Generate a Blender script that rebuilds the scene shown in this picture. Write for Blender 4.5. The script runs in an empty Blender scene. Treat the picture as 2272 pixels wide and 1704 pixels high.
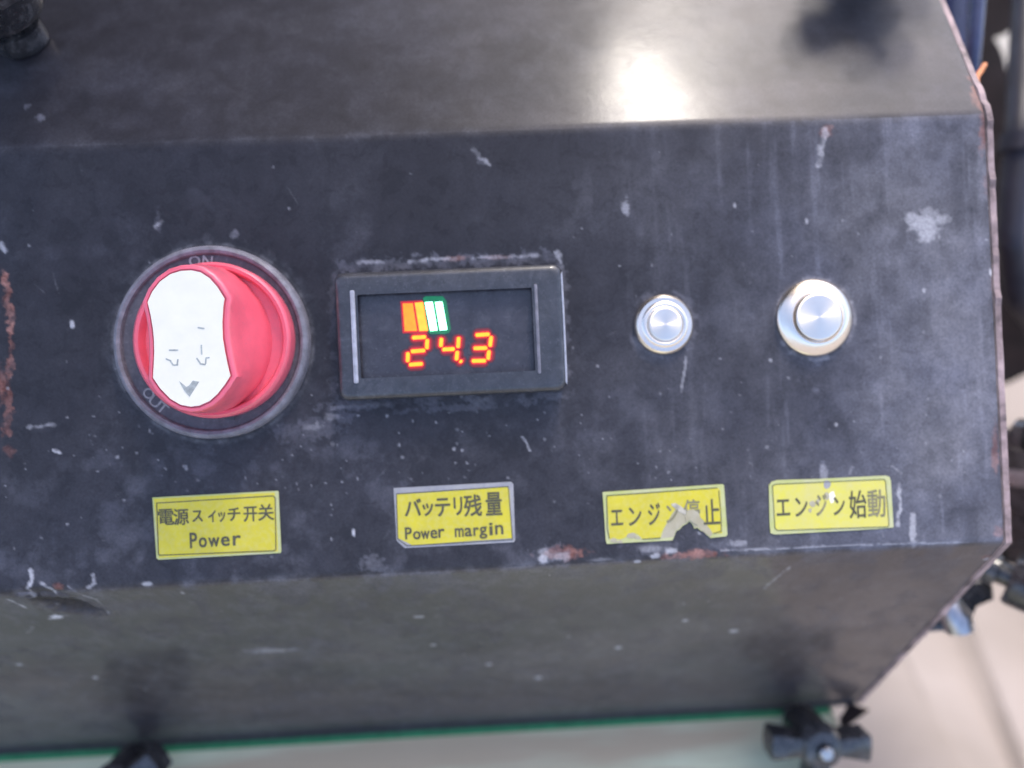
import bpy, bmesh, math, random
import numpy as np
from mathutils import Vector, Matrix

random.seed(7)
RNG = np.random.default_rng(11)
scene = bpy.context.scene
COL = scene.collection
R = math.radians

# ------------------------------------------------------------------ camera
CAM = Vector((0.0, 0.0, 0.62))
F = 1716.0                                   # focal length in pixels of the 2272 px wide photograph
pitch, yaw, roll = R(45), R(1.7), R(2.6)
fw = Vector((math.sin(yaw), math.cos(yaw) * math.cos(pitch), -math.cos(yaw) * math.sin(pitch)))
up0 = Vector((0, math.sin(pitch), math.cos(pitch)))
up0 = (up0 - fw * fw.dot(up0)).normalized()
rt0 = fw.cross(up0)
rt = math.cos(roll) * rt0 - math.sin(roll) * up0
up = math.sin(roll) * rt0 + math.cos(roll) * up0
cam_data = bpy.data.cameras.new("camera")
cam = bpy.data.objects.new("camera", cam_data)
COL.objects.link(cam)
cam.matrix_world = Matrix(((rt.x, up.x, -fw.x, CAM.x), (rt.y, up.y, -fw.y, CAM.y), (rt.z, up.z, -fw.z, CAM.z), (0, 0, 0, 1)))
cam_data.sensor_width = 36.0
cam_data.lens = 36.0 * F / 2272.0
cam_data.clip_start = 0.01
cam_data.clip_end = 400.0
cam_data.dof.use_dof = True
cam_data.dof.focus_distance = 0.1815
cam_data.dof.aperture_fstop = 5.2
scene.camera = cam

# ------------------------------------------------------------------ world, sun, exposure
SUN_DIR = Vector((0.178, 0.360, 0.915)).normalized()      # towards the sun
world = bpy.data.worlds.new("World")
scene.world = world
world.use_nodes = True
wn = world.node_tree
wn.nodes.clear()
sky = wn.nodes.new("ShaderNodeTexSky")
sky.sky_type = 'NISHITA'
sky.sun_disc = False
sky.sun_elevation = math.asin(SUN_DIR.z)
sky.sun_rotation = math.atan2(SUN_DIR.x, SUN_DIR.y)
sky.air_density = 0.7
sky.dust_density = 3.0
bg = wn.nodes.new("ShaderNodeBackground")
bg.inputs["Strength"].default_value = 0.15
wo = wn.nodes.new("ShaderNodeOutputWorld")
wn.links.new(sky.outputs[0], bg.inputs[0])
wn.links.new(bg.outputs[0], wo.inputs[0])
sun_data = bpy.data.lights.new("sun", 'SUN')
sun_data.energy = 1.0
sun_data.angle = R(10)
sun_data.color = (1.0, 0.93, 0.84)
sun = bpy.data.objects.new("sun", sun_data)
COL.objects.link(sun)
sun.location = (1, 2, 4)
sun.rotation_euler = SUN_DIR.to_track_quat('Z', 'Y').to_euler()
scene.view_settings.view_transform = 'Standard'
scene.view_settings.look = 'None'
scene.view_settings.gamma = 1.0
scene.view_settings.exposure = 1.65

# ------------------------------------------------------------------ pixel rays and planes
X = Vector((1, 0, 0))
V = Vector((0, math.sqrt(.5), math.sqrt(.5)))
N = Vector((0, -math.sqrt(.5), math.sqrt(.5)))
P0 = CAM + fw * 0.2                          # a point of the control face


def ray(px, py):
    return fw + rt * ((px - 1136) / F) - up * ((py - 852) / F)


def W(px, py, d):
    return CAM + ray(px, py) * d


def hit(px, py, point, normal):
    d = ray(px, py)
    return CAM + d * ((point - CAM).dot(normal) / d.dot(normal))


def pan(px, py, h=0.0):
    """pixel -> (x, v) on the control face raised by h"""
    p = hit(px, py, P0 + N * h, N)
    return p.x, (p - P0).dot(V)


def pworld(x, v, h=0.0):
    q = P0 + V * v + N * h
    return Vector((x, q.y, q.z))


XR = 0.1337                                  # right end of the box
XL = -0.235
VT, VB = 0.0656, -0.0474                     # creases of the control face
C_TOP = pworld(0, VT)
C_BOT = pworld(0, VB)
TOP_DIR = Vector((0, math.cos(R(21)), math.sin(R(21))))
TOP_N = Vector((0, -TOP_DIR.z, TOP_DIR.y))
q = hit(1900, 1558, Vector((XR, 0, 0)), X)   # lower right corner of the front face
FOOT = Vector((0, q.y, q.z))
FRONT_DIR = (FOOT - Vector((0, C_BOT.y, C_BOT.z))).normalized()
FRONT_LEN = (FOOT - Vector((0, C_BOT.y, C_BOT.z))).length
FRONT_N = Vector((0, FRONT_DIR.z, -FRONT_DIR.y))
if FRONT_N.y > 0:
    FRONT_N = -FRONT_N
DECK_Z = FOOT.z - 0.002
TOP_LEN = 0.075

# ------------------------------------------------------------------ object helpers


def link(o, parent=None, label=None, cat=None, group=None, kind=None):
    COL.objects.link(o)
    if parent:
        o.parent = parent
    if label:
        o["label"] = label
    if cat:
        o["category"] = cat
    if group:
        o["group"] = group
    if kind:
        o["kind"] = kind
    return o


WM = {}


def empty(name, loc, label=None, cat=None, group=None, parent=None):
    o = bpy.data.objects.new(name, None)
    o.empty_display_size = 0.01
    link(o, parent, label, cat, group)
    M = Matrix.Translation(loc)
    WM[o] = M
    o.matrix_basis = (WM[parent].inverted() @ M) if parent else M
    return o


def mobj(name, verts, faces, mat, parent=None, M=None, smooth=False, **kw):
    """verts are in the frame M (world when M is None); the object keeps M as its own frame"""
    me = bpy.data.meshes.new(name)
    M = M or Matrix.Identity(4)
    me.from_pydata([tuple(v) for v in verts], [], faces)
    me.validate()
    o = bpy.data.objects.new(name, me)
    link(o, parent, **kw)
    if mat:
        me.materials.append(mat)
    WM[o] = M
    o.matrix_basis = (WM[parent].inverted() @ M) if parent else M
    bm = bmesh.new()
    bm.from_mesh(me)
    bmesh.ops.recalc_face_normals(bm, faces=bm.faces)
    if smooth:
        for f in bm.faces:
            f.smooth = True
        for e in bm.edges:
            if len(e.link_faces) == 2 and e.calc_face_angle(0) > R(38):
                e.smooth = False
    bm.to_mesh(me)
    bm.free()
    return o


class Bag:
    def __init__(s):
        s.v, s.f = [], []

    def add(s, v, f):
        k = len(s.v)
        s.v += [tuple(a) for a in v]
        s.f += [tuple(i + k for i in g) for g in f]
        return s


def prism(pts, z0, z1, inset=0.0):
    """closed outline (2-D) extruded z0..z1, its top edge chamfered by inset"""
    n = len(pts)
    rings = [(0, z0)]
    if inset > 0:
        rings += [(0, z1 - inset), (inset * .3, z1 - inset * .3), (inset, z1)]
    else:
        rings += [(0, z1)]
    a = sum(pts[i][0] * pts[(i + 1) % n][1] - pts[(i + 1) % n][0] * pts[i][1] for i in range(n))
    if a < 0:
        pts = pts[::-1]
    v, f = [], []
    for ins, z in rings:
        for i in range(n):
            p, c, q_ = Vector(pts[i - 1]), Vector(pts[i]), Vector(pts[(i + 1) % n])
            if ins:
                d1, d2 = (c - p).normalized(), (q_ - c).normalized()
                n1, n2 = Vector((-d1.y, d1.x)), Vector((-d2.y, d2.x))
                m = n1 + n2
                m = m / max(m.length_squared / 2, .6)
                c = c + m * ins
            v.append((c.x, c.y, z))
    for r_ in range(len(rings) - 1):
        for i in range(n):
            j = (i + 1) % n
            f.append((r_ * n + i, r_ * n + j, (r_ + 1) * n + j, (r_ + 1) * n + i))
    f.append(tuple(range(n))[::-1])
    f.append(tuple((len(rings) - 1) * n + i for i in range(n)))
    return v, f


def lathe(prof, n=64, closed=False):
    v, f = [], []
    m = len(prof)
    for r_, z in prof:
        for i in range(n):
            a = 2 * math.pi * i / n
            v.append((r_ * math.cos(a), r_ * math.sin(a), z))
    for k in range(m - (0 if closed else 1)):
        for i in range(n):
            j = (i + 1) % n
            kk = (k + 1) % m
            f.append((k * n + i, k * n + j, kk * n + j, kk * n + i))
    if not closed:
        f.append(tuple(range(n))[::-1])
        f.append(tuple((m - 1) * n + i for i in range(n)))
    return v, f


def box(x0, x1, y0, y1, z0, z1):
    return prism([(x0, y0), (x1, y0), (x1, y1), (x0, y1)], z0, z1)


def rrect(x0, x1, y0, y1, r_, n=6):
    pts = []
    for cx, cy, a0 in ((x1 - r_, y1 - r_, 0), (x0 + r_, y1 - r_, 90), (x0 + r_, y0 + r_, 180), (x1 - r_, y0 + r_, 270)):
        for k in range(n + 1):
            a = R(a0 + 90 * k / n)
            pts.append((cx + r_ * math.cos(a), cy + r_ * math.sin(a)))
    return pts


def tube(path, rad, n=14, cap=True):
    v, f = [], []
    m = len(path)
    for i, p in enumerate(path):
        t = (path[min(i + 1, m - 1)] - path[max(i - 1, 0)]).normalized()
        a = t.cross(Vector((.3, .2, .93))).normalized()
        b = t.cross(a)
        rr = rad[i] if isinstance(rad, list) else rad
        for k in range(n):
            w = 2 * math.pi * k / n
            v.append(p + a * (rr * math.cos(w)) + b * (rr * math.sin(w)))
    for i in range(m - 1):
        for k in range(n):
            j = (k + 1) % n
            f.append((i * n + k, i * n + j, (i + 1) * n + j, (i + 1) * n + k))
    if cap:
        f.append(tuple(range(n)))
        f.append(tuple((m - 1) * n + k for k in range(n))[::-1])
    return v, f


def frame_on_panel(x, v, h=0.0, rot=0.0):
    p = pworld(x, v, h)
    c, s = math.cos(rot), math.sin(rot)
    a = X * c + V * s
    b = -X * s + V * c
    return Matrix(((a.x, b.x, N.x, p.x), (a.y, b.y, N.y, p.y), (a.z, b.z, N.z, p.z), (0, 0, 0, 1)))


# ------------------------------------------------------------------ materials


def nodes(name):
    m = bpy.data.materials.new(name)
    m.use_nodes = True
    nt = m.node_tree
    b = nt.nodes["Principled BSDF"]
    return m, nt, b


def noise(nt, scale, detail=4, rough=.6, dist=0.0, stretch=None):
    tc = nt.nodes.new("ShaderNodeTexCoord")
    n_ = nt.nodes.new("ShaderNodeTexNoise")
    n_.inputs["Scale"].default_value = scale
    n_.inputs["Detail"].default_value = detail
    n_.inputs["Roughness"].default_value = rough
    n_.inputs["Distortion"].default_value = dist
    if stretch:
        mp = nt.nodes.new("ShaderNodeMapping")
        mp.inputs["Scale"].default_value = stretch
        nt.links.new(tc.outputs["Object"], mp.inputs[0])
        nt.links.new(mp.outputs[0], n_.inputs["Vector"])
    else:
        nt.links.new(tc.outputs["Object"], n_.inputs["Vector"])
    return n_.outputs["Fac"]


def ramp(nt, src, stops):
    r_ = nt.nodes.new("ShaderNodeValToRGB")
    e = r_.color_ramp.elements
    while len(e) < len(stops):
        e.new(.5)
    for k, (p, c) in enumerate(stops):
        e[k].position = p
        e[k].color = (c, c, c, 1) if not isinstance(c, tuple) else (*c, 1)
    nt.links.new(src, r_.inputs[0])
    return r_.outputs[0]


def mix(nt, fac, a, b):
    m = nt.nodes.new("ShaderNodeMix")
    m.data_type = 'RGBA'
    for s, val in ((m.inputs[0], fac), (m.inputs[6], a), (m.inputs[7], b)):
        if isinstance(val, bpy.types.NodeSocket):
            nt.links.new(val, s)
        elif isinstance(val, tuple):
            s.default_value = (*val, 1)
        else:
            s.default_value = val
    return m.outputs[2]


def mathn(nt, op, a, b=None, clamp=False):
    m = nt.nodes.new("ShaderNodeMath")
    m.operation = op
    m.use_clamp = clamp
    for s, val in ((m.inputs[0], a), (m.inputs[1], b)):
        if val is None:
            continue
        if isinstance(val, bpy.types.NodeSocket):
            nt.links.new(val, s)
        else:
            s.default_value = val
    return m.outputs[0]


def bump(nt, b, h, strength, dist=.0005, coat=False):
    n_ = nt.nodes.new("ShaderNodeBump")
    n_.inputs["Strength"].default_value = strength
    n_.inputs["Distance"].default_value = dist
    nt.links.new(h, n_.inputs["Height"])
    nt.links.new(n_.outputs[0], b.inputs["Normal"])
    if coat:
        nt.links.new(n_.outputs[0], b.inputs["Coat Normal"])


def simple(name, col, rough=.5, metal=0.0, var=.25, scale=300, coat=0.0, coat_rough=.1, bmp=.1, spec=.5, emis=None, es=1.0):
    m, nt, b = nodes(name)
    f_ = noise(nt, scale, 5, .65)
    c0 = tuple(c * (1 - var) for c in col)
    c1 = tuple(min(1, c * (1 + var)) for c in col)
    nt.links.new(mix(nt, ramp(nt, f_, [(.3, 0.0), (.7, 1.0)]), c0, c1), b.inputs["Base Color"])
    g = noise(nt, scale * .35, 4, .6)
    nt.links.new(ramp(nt, g, [(.3, max(0.02, rough * .8)), (.7, min(1, rough * 1.25))]), b.inputs["Roughness"])
    b.inputs["Metallic"].default_value = metal
    b.inputs["Specular IOR Level"].default_value = spec
    b.inputs["Coat Weight"].default_value = coat
    b.inputs["Coat Roughness"].default_value = coat_rough
    if bmp:
        bump(nt, b, f_, bmp, .0003)
    if emis:
        b.inputs["Emission Color"].default_value = (*emis, 1)
        b.inputs["Emission Strength"].default_value = es
    return m


# black painted steel: attribute wear = (dust with painted right-hand brightening, rust, bare flecks); attribute sheen = how glossy the paint is left
M_PAINT, nt, b = nodes("black_painted_steel")
at = nt.nodes.new("ShaderNodeAttribute")
at.attribute_name = "wear_and_light"
sp = nt.nodes.new("ShaderNodeSeparateColor")
nt.links.new(at.outputs["Color"], sp.inputs[0])
sh = nt.nodes.new("ShaderNodeAttribute")
sh.attribute_name = "sheen"
fine = noise(nt, 1500, 5, .7)
mid = noise(nt, 160, 6, .65, .4)
big = noise(nt, 30, 4, .6)
paint = mix(nt, ramp(nt, mid, [(.3, 0.0), (.75, 1.0)]), (.0125, .0108, .0135), (.023, .0205, .026))
dust_col = mix(nt, ramp(nt, big, [(.35, 0.0), (.65, 1.0)]), (.205, .205, .255), (.27, .26, .29))
dfac = mathn(nt, 'MULTIPLY', sp.outputs[0], ramp(nt, mid, [(.3, .60), (.7, 1.12)]), True)
c0 = mix(nt, dfac, paint, dust_col)
wa = nt.nodes.new("ShaderNodeAttribute")
wa.attribute_name = "mud"
c1 = mix(nt, mathn(nt, 'MULTIPLY', wa.outputs["Fac"], ramp(nt, big, [(.3, .6), (.7, 1.1)]), True), c0, (.30, .24, .215))
rust_col = mix(nt, ramp(nt, mid, [(.35, 0.0), (.65, 1.0)]), (.19, .055, .035), (.46, .24, .20))
c2 = mix(nt, sp.outputs[1], c1, rust_col)
c3 = mix(nt, sp.outputs[2], c2, (.62, .60, .63))
grain = mix(nt, ramp(nt, fine, [(.3, 0.0), (.7, 1.0)]), (.72, .72, .72), (1.28, 1.28, 1.28))
mm = nt.nodes.new("ShaderNodeMix")
mm.data_type = 'RGBA'
mm.blend_type = 'MULTIPLY'
mm.inputs[0].default_value = 1
nt.links.new(c3, mm.inputs[6])
nt.links.new(grain, mm.inputs[7])
nt.links.new(mm.outputs[2], b.inputs["Base Color"])
b.inputs["Roughness"].default_value = .5
clean = mathn(nt, 'SUBTRACT', 1.0, mathn(nt, 'ADD', dfac, mathn(nt, 'ADD', sp.outputs[1], sp.outputs[2]), True), True)
cw = mathn(nt, 'MULTIPLY', clean, sh.outputs["Fac"], True)
nt.links.new(cw, b.inputs["Coat Weight"])
rr = mathn(nt, 'ADD', ramp(nt, mid, [(.3, .07), (.7, .13)]), mathn(nt, 'MULTIPLY', mathn(nt, 'SUBTRACT', .30, sh.outputs["Fac"], True), 1.3))
nt.links.new(rr, b.inputs["Coat Roughness"])
b.inputs["Specular IOR Level"].default_value = .28
hh = mathn(nt, 'ADD', mathn(nt, 'MULTIPLY', mid, .7), mathn(nt, 'MULTIPLY', fine, .12))
bump(nt, b, hh, .06, .0005, True)

M_RIM = simple("rusty_sheet_edge", (.33, .24, .235), .7, 0, .75, 110, bmp=.3)
M_RUST = simple("rust", (.33, .12, .07), .85, 0, .5, 500, bmp=.5)
M_CHIP = simple("scuffed_white_paper", (.52, .47, .38), .8, 0, .35, 500, bmp=.4)
M_FLECK = simple("pale_fleck", (.55, .54, .57), .7, 0, .3, 900)
M_BLACK = simple("black_plastic", (.036, .036, .043), .40, 0, .35, 400, coat=.7, coat_rough=.14, bmp=.15)
M_BASE = simple("dark_grey_plastic", (.085, .078, .094), .5, 0, .3, 350, bmp=.12)
M_BASE_RIM = simple("light_grey_rim", (.20, .19, .22), .5, 0, .35, 350, bmp=.2)
M_HIGHLIGHT = simple("pale_highlight_plastic", (.42, .42, .47), .45, 0, .3, 350, coat=.5, bmp=.2)  # pale colour stands in for highlights on the meter's edges
M_PRINT = simple("grey_print", (.34, .33, .34), .6, 0, .3, 900, bmp=0)
M_RED = simple("red_plastic", (.90, .13, .19), .42, 0, .08, 200, coat=1.0, coat_rough=.28, bmp=.05)
M_WHITE = simple("white_sticker", (.95, .88, .72), .45, 0, .03, 200, coat=.4, coat_rough=.25, bmp=.02)
M_GREY_INK = simple("grey_ink", (.42, .43, .40), .6, 0, .35, 900, bmp=0)
M_INK = simple("dark_ink", (.10, .09, .055), .6, 0, .3, 1200, bmp=0)
M_INK_FAINT = simple("worn_ink", (.26, .23, .13), .6, 0, .35, 1200, bmp=0)
M_SCREEN = simple("smoked_screen", (.048, .045, .055), .24, 0, .3, 250, coat=.3, coat_rough=.12, bmp=.06)
M_GREEN = simple("green_trim", (.035, .25, .105), .6, 0, .2, 300, bmp=.15)
M_KNOB = simple("worn_black_knob", (.022, .022, .026), .26, 0, .4, 250, coat=.7, coat_rough=.1, bmp=.3)
M_STEEL = simple("dull_steel", (.45, .45, .48), .3, 1.0, .2, 500, bmp=.15)
for m_, amt in ((M_BLACK, .16), (M_SCREEN, .14), (M_KNOB, .35), (M_BASE, .3), (M_RED, .10)):
    nt_ = m_.node_tree
    b_ = nt_.nodes["Principled BSDF"]
    src = b_.inputs["Base Color"].links[0].from_socket
    f_a = ramp(nt_, noise(nt_, 220, 7, .72, .8), [(.50, 0.0), (.72, amt)])
    f_b = ramp(nt_, noise(nt_, 1400, 3, .6), [(.60, 0.0), (.70, amt)])
    nt_.links.new(mix(nt_, mathn(nt_, 'ADD', f_a, f_b, True), src, (.24, .235, .25)), b_.inputs["Base Color"])
M_HOSE = simple("black_rubber", (.012, .010, .020), .55, 0, .3, 200, bmp=.2)
M_FRAME = simple("dark_machine_paint", (.014, .009, .009), .75, 0, .5, 60, bmp=.2, spec=.15)
M_BLUE = simple("blue_black_paint", (.030, .036, .095), .25, 0, .3, 60, coat=.6, bmp=.2)
M_BLOCKER = simple("dark_blocker_board", (.060, .056, .058), .8, 0, .35, 3, bmp=.2)


def label_mat(name, col, fade):
    m, nt, b = nodes(name)
    f1 = noise(nt, 140, 5, .6, .5)
    f2 = noise(nt, 900, 4, .7)
    c = mix(nt, ramp(nt, f1, [(.35, 0.0), (.75, 1.0)]), col, fade)
    c = mix(nt, ramp(nt, f2, [(.45, 0.0), (.85, .35)]), c, (.62, .58, .42))
    nt.links.new(c, b.inputs["Base Color"])
    b.inputs["Roughness"].default_value = .42
    b.inputs["Coat Weight"].default_value = .3
    b.inputs["Coat Roughness"].default_value = .3
    bump(nt, b, f1, .25, .0004, True)
    return m


M_YEL = label_mat("yellow_label", (.72, .60, .022), (.60, .50, .04))
M_YEL_PALE = label_mat("faded_yellow_label", (.74, .66, .08), (.68, .60, .18))
M_MARGIN = label_mat("yellow_green_margin", (.52, .54, .16), (.60, .58, .34))
M_CLEAR = label_mat("dusty_film_margin", (.30, .29, .31), (.45, .42, .42))
M_TORN = label_mat("torn_label_paper", (.42, .36, .22), (.52, .46, .34))


def emit(name, col, s):
    m, nt, b = nodes(name)
    f_ = noise(nt, 700, 3, .5)
    st = mathn(nt, 'MULTIPLY', ramp(nt, f_, [(.3, .85), (.7, 1.1)]), s)
    b.inputs["Base Color"].default_value = (.02, .02, .02, 1)
    b.inputs["Emission Color"].default_value = (*col, 1)
    nt.links.new(st, b.inputs["Emission Strength"])
    return m


M_LED = emit("red_led", (1.0, .092, .002), 2.8)
M_LED_O = emit("orange_led", (1.0, .12, .0015), 1.2)
M_LED_Y = emit("yellow_led", (1.0, .19, .012), 1.3)
M_LED_G = emit("green_led", (.26, 1.0, .50), 2.6)
M_GLOW_R = emit("red_diffuser_bleed", (1.0, .012, .04), .20)
M_GLOW_2 = emit("faint_red_diffuser_bleed", (1.0, .03, .10), .06)
M_GLOW_G = emit("green_diffuser_bleed", (.0, .50, .22), .14)

# turned metal with radial brushing
M_METAL, nt, b = nodes("turned_steel")
f_ = noise(nt, 500, 4, .6)
nt.links.new(mix(nt, f_, (.98, .85, .73), (1.0, .92, .82)), b.inputs["Base Color"])
b.inputs["Metallic"].default_value = 1.0
b.inputs["Roughness"].default_value = .27
tg = nt.nodes.new("ShaderNodeTangent")
tg.direction_type = 'RADIAL'
tg.axis = 'Z'
nt.links.new(tg.outputs[0], b.inputs["Tangent"])
b.inputs["Anisotropic"].default_value = .55
bump(nt, b, noise(nt, 2500, 2, .5), .06, .0002)

M_CAP = M_METAL.copy()
M_CAP.name = "brushed_cap"
M_CAP.node_tree.nodes["Principled BSDF"].inputs["Roughness"].default_value = .38
M_CAP.node_tree.nodes["Principled BSDF"].inputs["Anisotropic"].default_value = .85

# pale painted deck
M_DECK, nt, b = nodes("pale_deck_paint")
f1 = noise(nt, 22, 5, .6, .6)
f2 = noise(nt, 14, 4, .6, 0, (.35, 3.0, 1))
c = mix(nt, ramp(nt, f1, [(.3, 0.0), (.7, 1.0)]), (.62, .64, .44), (.74, .75, .54))
c = mix(nt, ramp(nt, f2, [(.48, 0.0), (.62, .8)]), c, (.52, .38, .26))
nt.links.new(c, b.inputs["Base Color"])
b.inputs["Roughness"].default_value = .45
bump(nt, b, f1, .2, .001)

# cardboard
M_CARD, nt, b = nodes("cardboard")
f1 = noise(nt, 9, 5, .6, .8)
f2 = noise(nt, 240, 3, .6)
c = mix(nt, ramp(nt, f1, [(.3, 0.0), (.7, 1.0)]), (.25, .21, .18), (.33, .28, .25))
nt.links.new(c, b.inputs["Base Color"])
b.inputs["Roughness"].default_value = .8
bump(nt, b, mathn(nt, 'ADD', f1, mathn(nt, 'MULTIPLY', f2, .1)), .4, .003)

# concrete ground
M_GROUND, nt, b = nodes("concrete_ground")
f1 = noise(nt, 3, 8, .65)
f2 = noise(nt, 120, 4, .7)
c = mix(nt, ramp(nt, f1, [(.3, 0.0), (.7, 1.0)]), (.24, .22, .20), (.36, .34, .31))
c = mix(nt, ramp(nt, f2, [(.4, 0.0), (.8, .5)]), c, (.18, .17, .16))
nt.links.new(c, b.inputs["Base Color"])
b.inputs["Roughness"].default_value = .85
bump(nt, b, f2, .4, .004)

# ------------------------------------------------------------------ the setting
g = 120.0
mobj("ground", [(-g, -g, 0), (g, -g, 0), (g, g, 0), (-g, g, 0)], [(0, 1, 2, 3)], M_GROUND, kind="structure")

# unseen slab added overhead to darken the left reflections (its edge runs away from the camera, a little right of it)
BLOCKER_X = 0.447
rf = empty("reflection_blocker", (-1.6, 0.4, 2.75), "unseen dark boards added overhead to darken the left reflections", "light_blocker")
for k in range(6):
    y0 = .4 + k * .5
    v, f = box(-4.0, BLOCKER_X, y0, y0 + .496, 2.75 + .006 * (k % 2), 2.79)
    mobj("blocker_board", v, f, M_BLOCKER, rf)

# ------------------------------------------------------------------ the control box
boxroot = empty("control_box", (0.0, FOOT.y + .08, DECK_Z), "black painted steel control box, dusty and chipped, with switch, meter, buttons and yellow stickers", "control box")

# the folded sheet: profile runs down the top face, round the bend, down the control face, round, down the front face
PANEL_LEN = VT - VB
S0, S1 = -TOP_LEN, PANEL_LEN + FRONT_LEN
BR = 0.0019


def prof(s):
    """s (array) -> y, z ; s = 0 at the upper crease"""
    a = np.array([C_TOP.y, C_TOP.z])
    b_ = np.array([C_BOT.y, C_BOT.z])
    dt = np.array([TOP_DIR.y, TOP_DIR.z])
    dp = (b_ - a) / np.linalg.norm(b_ - a)
    df = np.array([FRONT_DIR.y, FRONT_DIR.z])
    s = s[:, None]
    out = np.where(s < 0, a - dt * s, np.where(s < PANEL_LEN, a + dp * s, b_ + df * (s - PANEL_LEN)))
    for s_c, p, d0, d1 in ((0.0, a, -dt, dp), (PANEL_LEN, b_, dp, df)):
        t = (s - s_c + BR) / (2 * BR)
        m = (t > 0) & (t < 1)
        p0, p2 = p - d0 * BR, p + d1 * BR
        bez = (1 - t) ** 2 * p0 + 2 * (1 - t) * t * p + t ** 2 * p2
        out = np.where(m, bez, out)
    return out


ss = np.concatenate([np.arange(S0, -.003, .0007), np.arange(-.003, PANEL_LEN + .003, .00036),
                     np.arange(PANEL_LEN + .003, S1 + .0003, .0007)])
xs = np.arange(XL, XR + .0001, .00037)
NX, NS = len(xs), len(ss)
yz = prof(ss)
GX, GS = np.meshgrid(xs, ss)


def vnoise(sx, sy, seed):
    """smooth value noise on the sheet, cell sizes in metres"""
    g_ = np.random.default_rng(seed)
    T = g_.random((257, 257))
    u = (GX - XL) / sx
    v_ = (GS - S0) / sy
    i, j = np.floor(u).astype(int), np.floor(v_).astype(int)
    fu, fv = u - i, v_ - j
    fu, fv = fu * fu * (3 - 2 * fu), fv * fv * (3 - 2 * fv)
    i0, j0, i1, j1 = i % 257, j % 257, (i + 1) % 257, (j + 1) % 257
    return (T[i0, j0] * (1 - fu) + T[i1, j0] * fu) * (1 - fv) + (T[i0, j1] * (1 - fu) + T[i1, j1] * fu) * fv


def fbm(sx, sy, seed, o=5):
    r_, a_, t_ = 0, 1, 0
    for k in range(o):
        r_ = r_ + a_ * vnoise(sx / 2 ** k, sy / 2 ** k, seed + k)
        t_ += a_
        a_ *= .55
    return r_ / t_


def sm(x, a, b_):
    t = np.clip((x - a) / (b_ - a), 0, 1)
    return t * t * (3 - 2 * t)


def sheet(px, py):
    """photo point -> (x, s) on the folded sheet"""
    x, v_ = pan(px, py)
    if v_ > VT:
        p = hit(px, py, C_TOP, TOP_N)
        return p.x, -(p - C_TOP).dot(TOP_DIR)
    if v_ < VB:
        p = hit(px, py, C_BOT, FRONT_N)
        return p.x, PANEL_LEN + (p - C_BOT).dot(FRONT_DIR)
    return x, VT - v_


dust = np.zeros_like(GX)  # dust, plus the painted brightening of the panel's right side
rust = np.zeros_like(GX)
fleck = np.zeros_like(GX)
height = np.zeros_like(GX)
n5 = fbm(.0032, .0032, 160, 3)
n1 = fbm(.020, .020, 1)
n2 = fbm(.006, .006, 20)
n3 = fbm(.0022, .0022, 40, 4)
n4 = fbm(.0010, .0010, 140, 3)
n5 = fbm(.0032, .0032, 160, 3)
nstreak = fbm(.0025, .030, 60, 4)
nhor = fbm(.045, .013, 80, 4)
onpanel = ((GS > 0) & (GS < PANEL_LEN)).astype(float)
ontop = (GS <= 0).astype(float)
onfront = (GS >= PANEL_LEN).astype(float)
right = sm(GX, .0, .13)
dust += onpanel * (.02 + .035 * sm(n1, .3, .7) + .30 * right * sm(n1 * .55 + n2 * .25 + nstreak * .2, .2, .75) + .15 * right + .22 * sm(GX, .07, .135) * sm(n1 * .5 + n2 * .5, .2, .6) + .05 * sm(GS, .03, .10))  # dust grows rightward; this also paints the brighter-lit right side into the colour
dust += onpanel * .07 * sm(n2, .52, .75) * sm(n1, .4, .65)
low = sm(GS, .062, .080) * onpanel * sm(-GX, -.08, .02)
dust += low * .10 * sm(n2, .48, .7)
dust += ontop * (.05 + .06 * sm(nhor, .4, .7) + .04 * sm(n2, .45, .7))
dust += onfront * (.06 + .10 * sm(n5 * .5 + n3 * .5, .45, .7) + .07 * sm(nhor, .45, .75) + .06 * sm(n2, .5, .75)) * (1 - .2 * right)
dust += onfront * .25 * sm(n2, .35, .7) * np.exp(-(GS - PANEL_LEN) / .012) * .8
dust += onpanel * .22 * sm(nstreak, .60, .78) * right
edge = np.clip((XR - GX) / .004, 0, 1)
dust += (1 - edge) * .15 * n2
# worn crease
dust += .30 * np.exp(-((GS - PANEL_LEN) / .0012) ** 2) * sm(n2, .35, .7)
dust += .10 * np.exp(-(GS / .0012) ** 2) * sm(n2, .4, .7)


def dab(arr, px, py, rx, ry, amt, rot=0.0, hard=.5, rag=1.0, sq=False):
    """soft ragged patch: centre and radii in photo pixels"""
    x, s = sheet(px, py)
    k = .2 / F if 330 < py < 1250 else (.21 / F if py <= 330 else .24 / F)
    rx, ry = rx * k, ry * k * (1.25 if py > 1250 else (1.4 if py < 300 else 1.0))
    R_ = max(rx, ry) * 2.2
    i0, i1 = np.searchsorted(xs, x - R_), np.searchsorted(xs, x + R_)
    j0, j1 = np.searchsorted(ss, s - R_), np.searchsorted(ss, s + R_)
    if i0 >= i1 or j0 >= j1:
        return
    sl = (slice(j0, j1), slice(i0, i1))
    dx, dy = GX[sl] - x, GS[sl] - s
    c_, s_ = math.cos(rot), math.sin(rot)
    a_, b_ = (dx * c_ + dy * s_) / rx, (-dx * s_ + dy * c_) / ry
    d = np.sqrt(a_ ** 2 + b_ ** 2) + (n3[sl] - .5) * 1.1 * rag + (n2[sl] - .5) * .8 * rag + (n4[sl] - .5) * 1.3 * rag
    m = 1 - sm(d, hard, 1.15)
    arr[sl] = np.maximum(arr[sl], m * amt)


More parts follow.
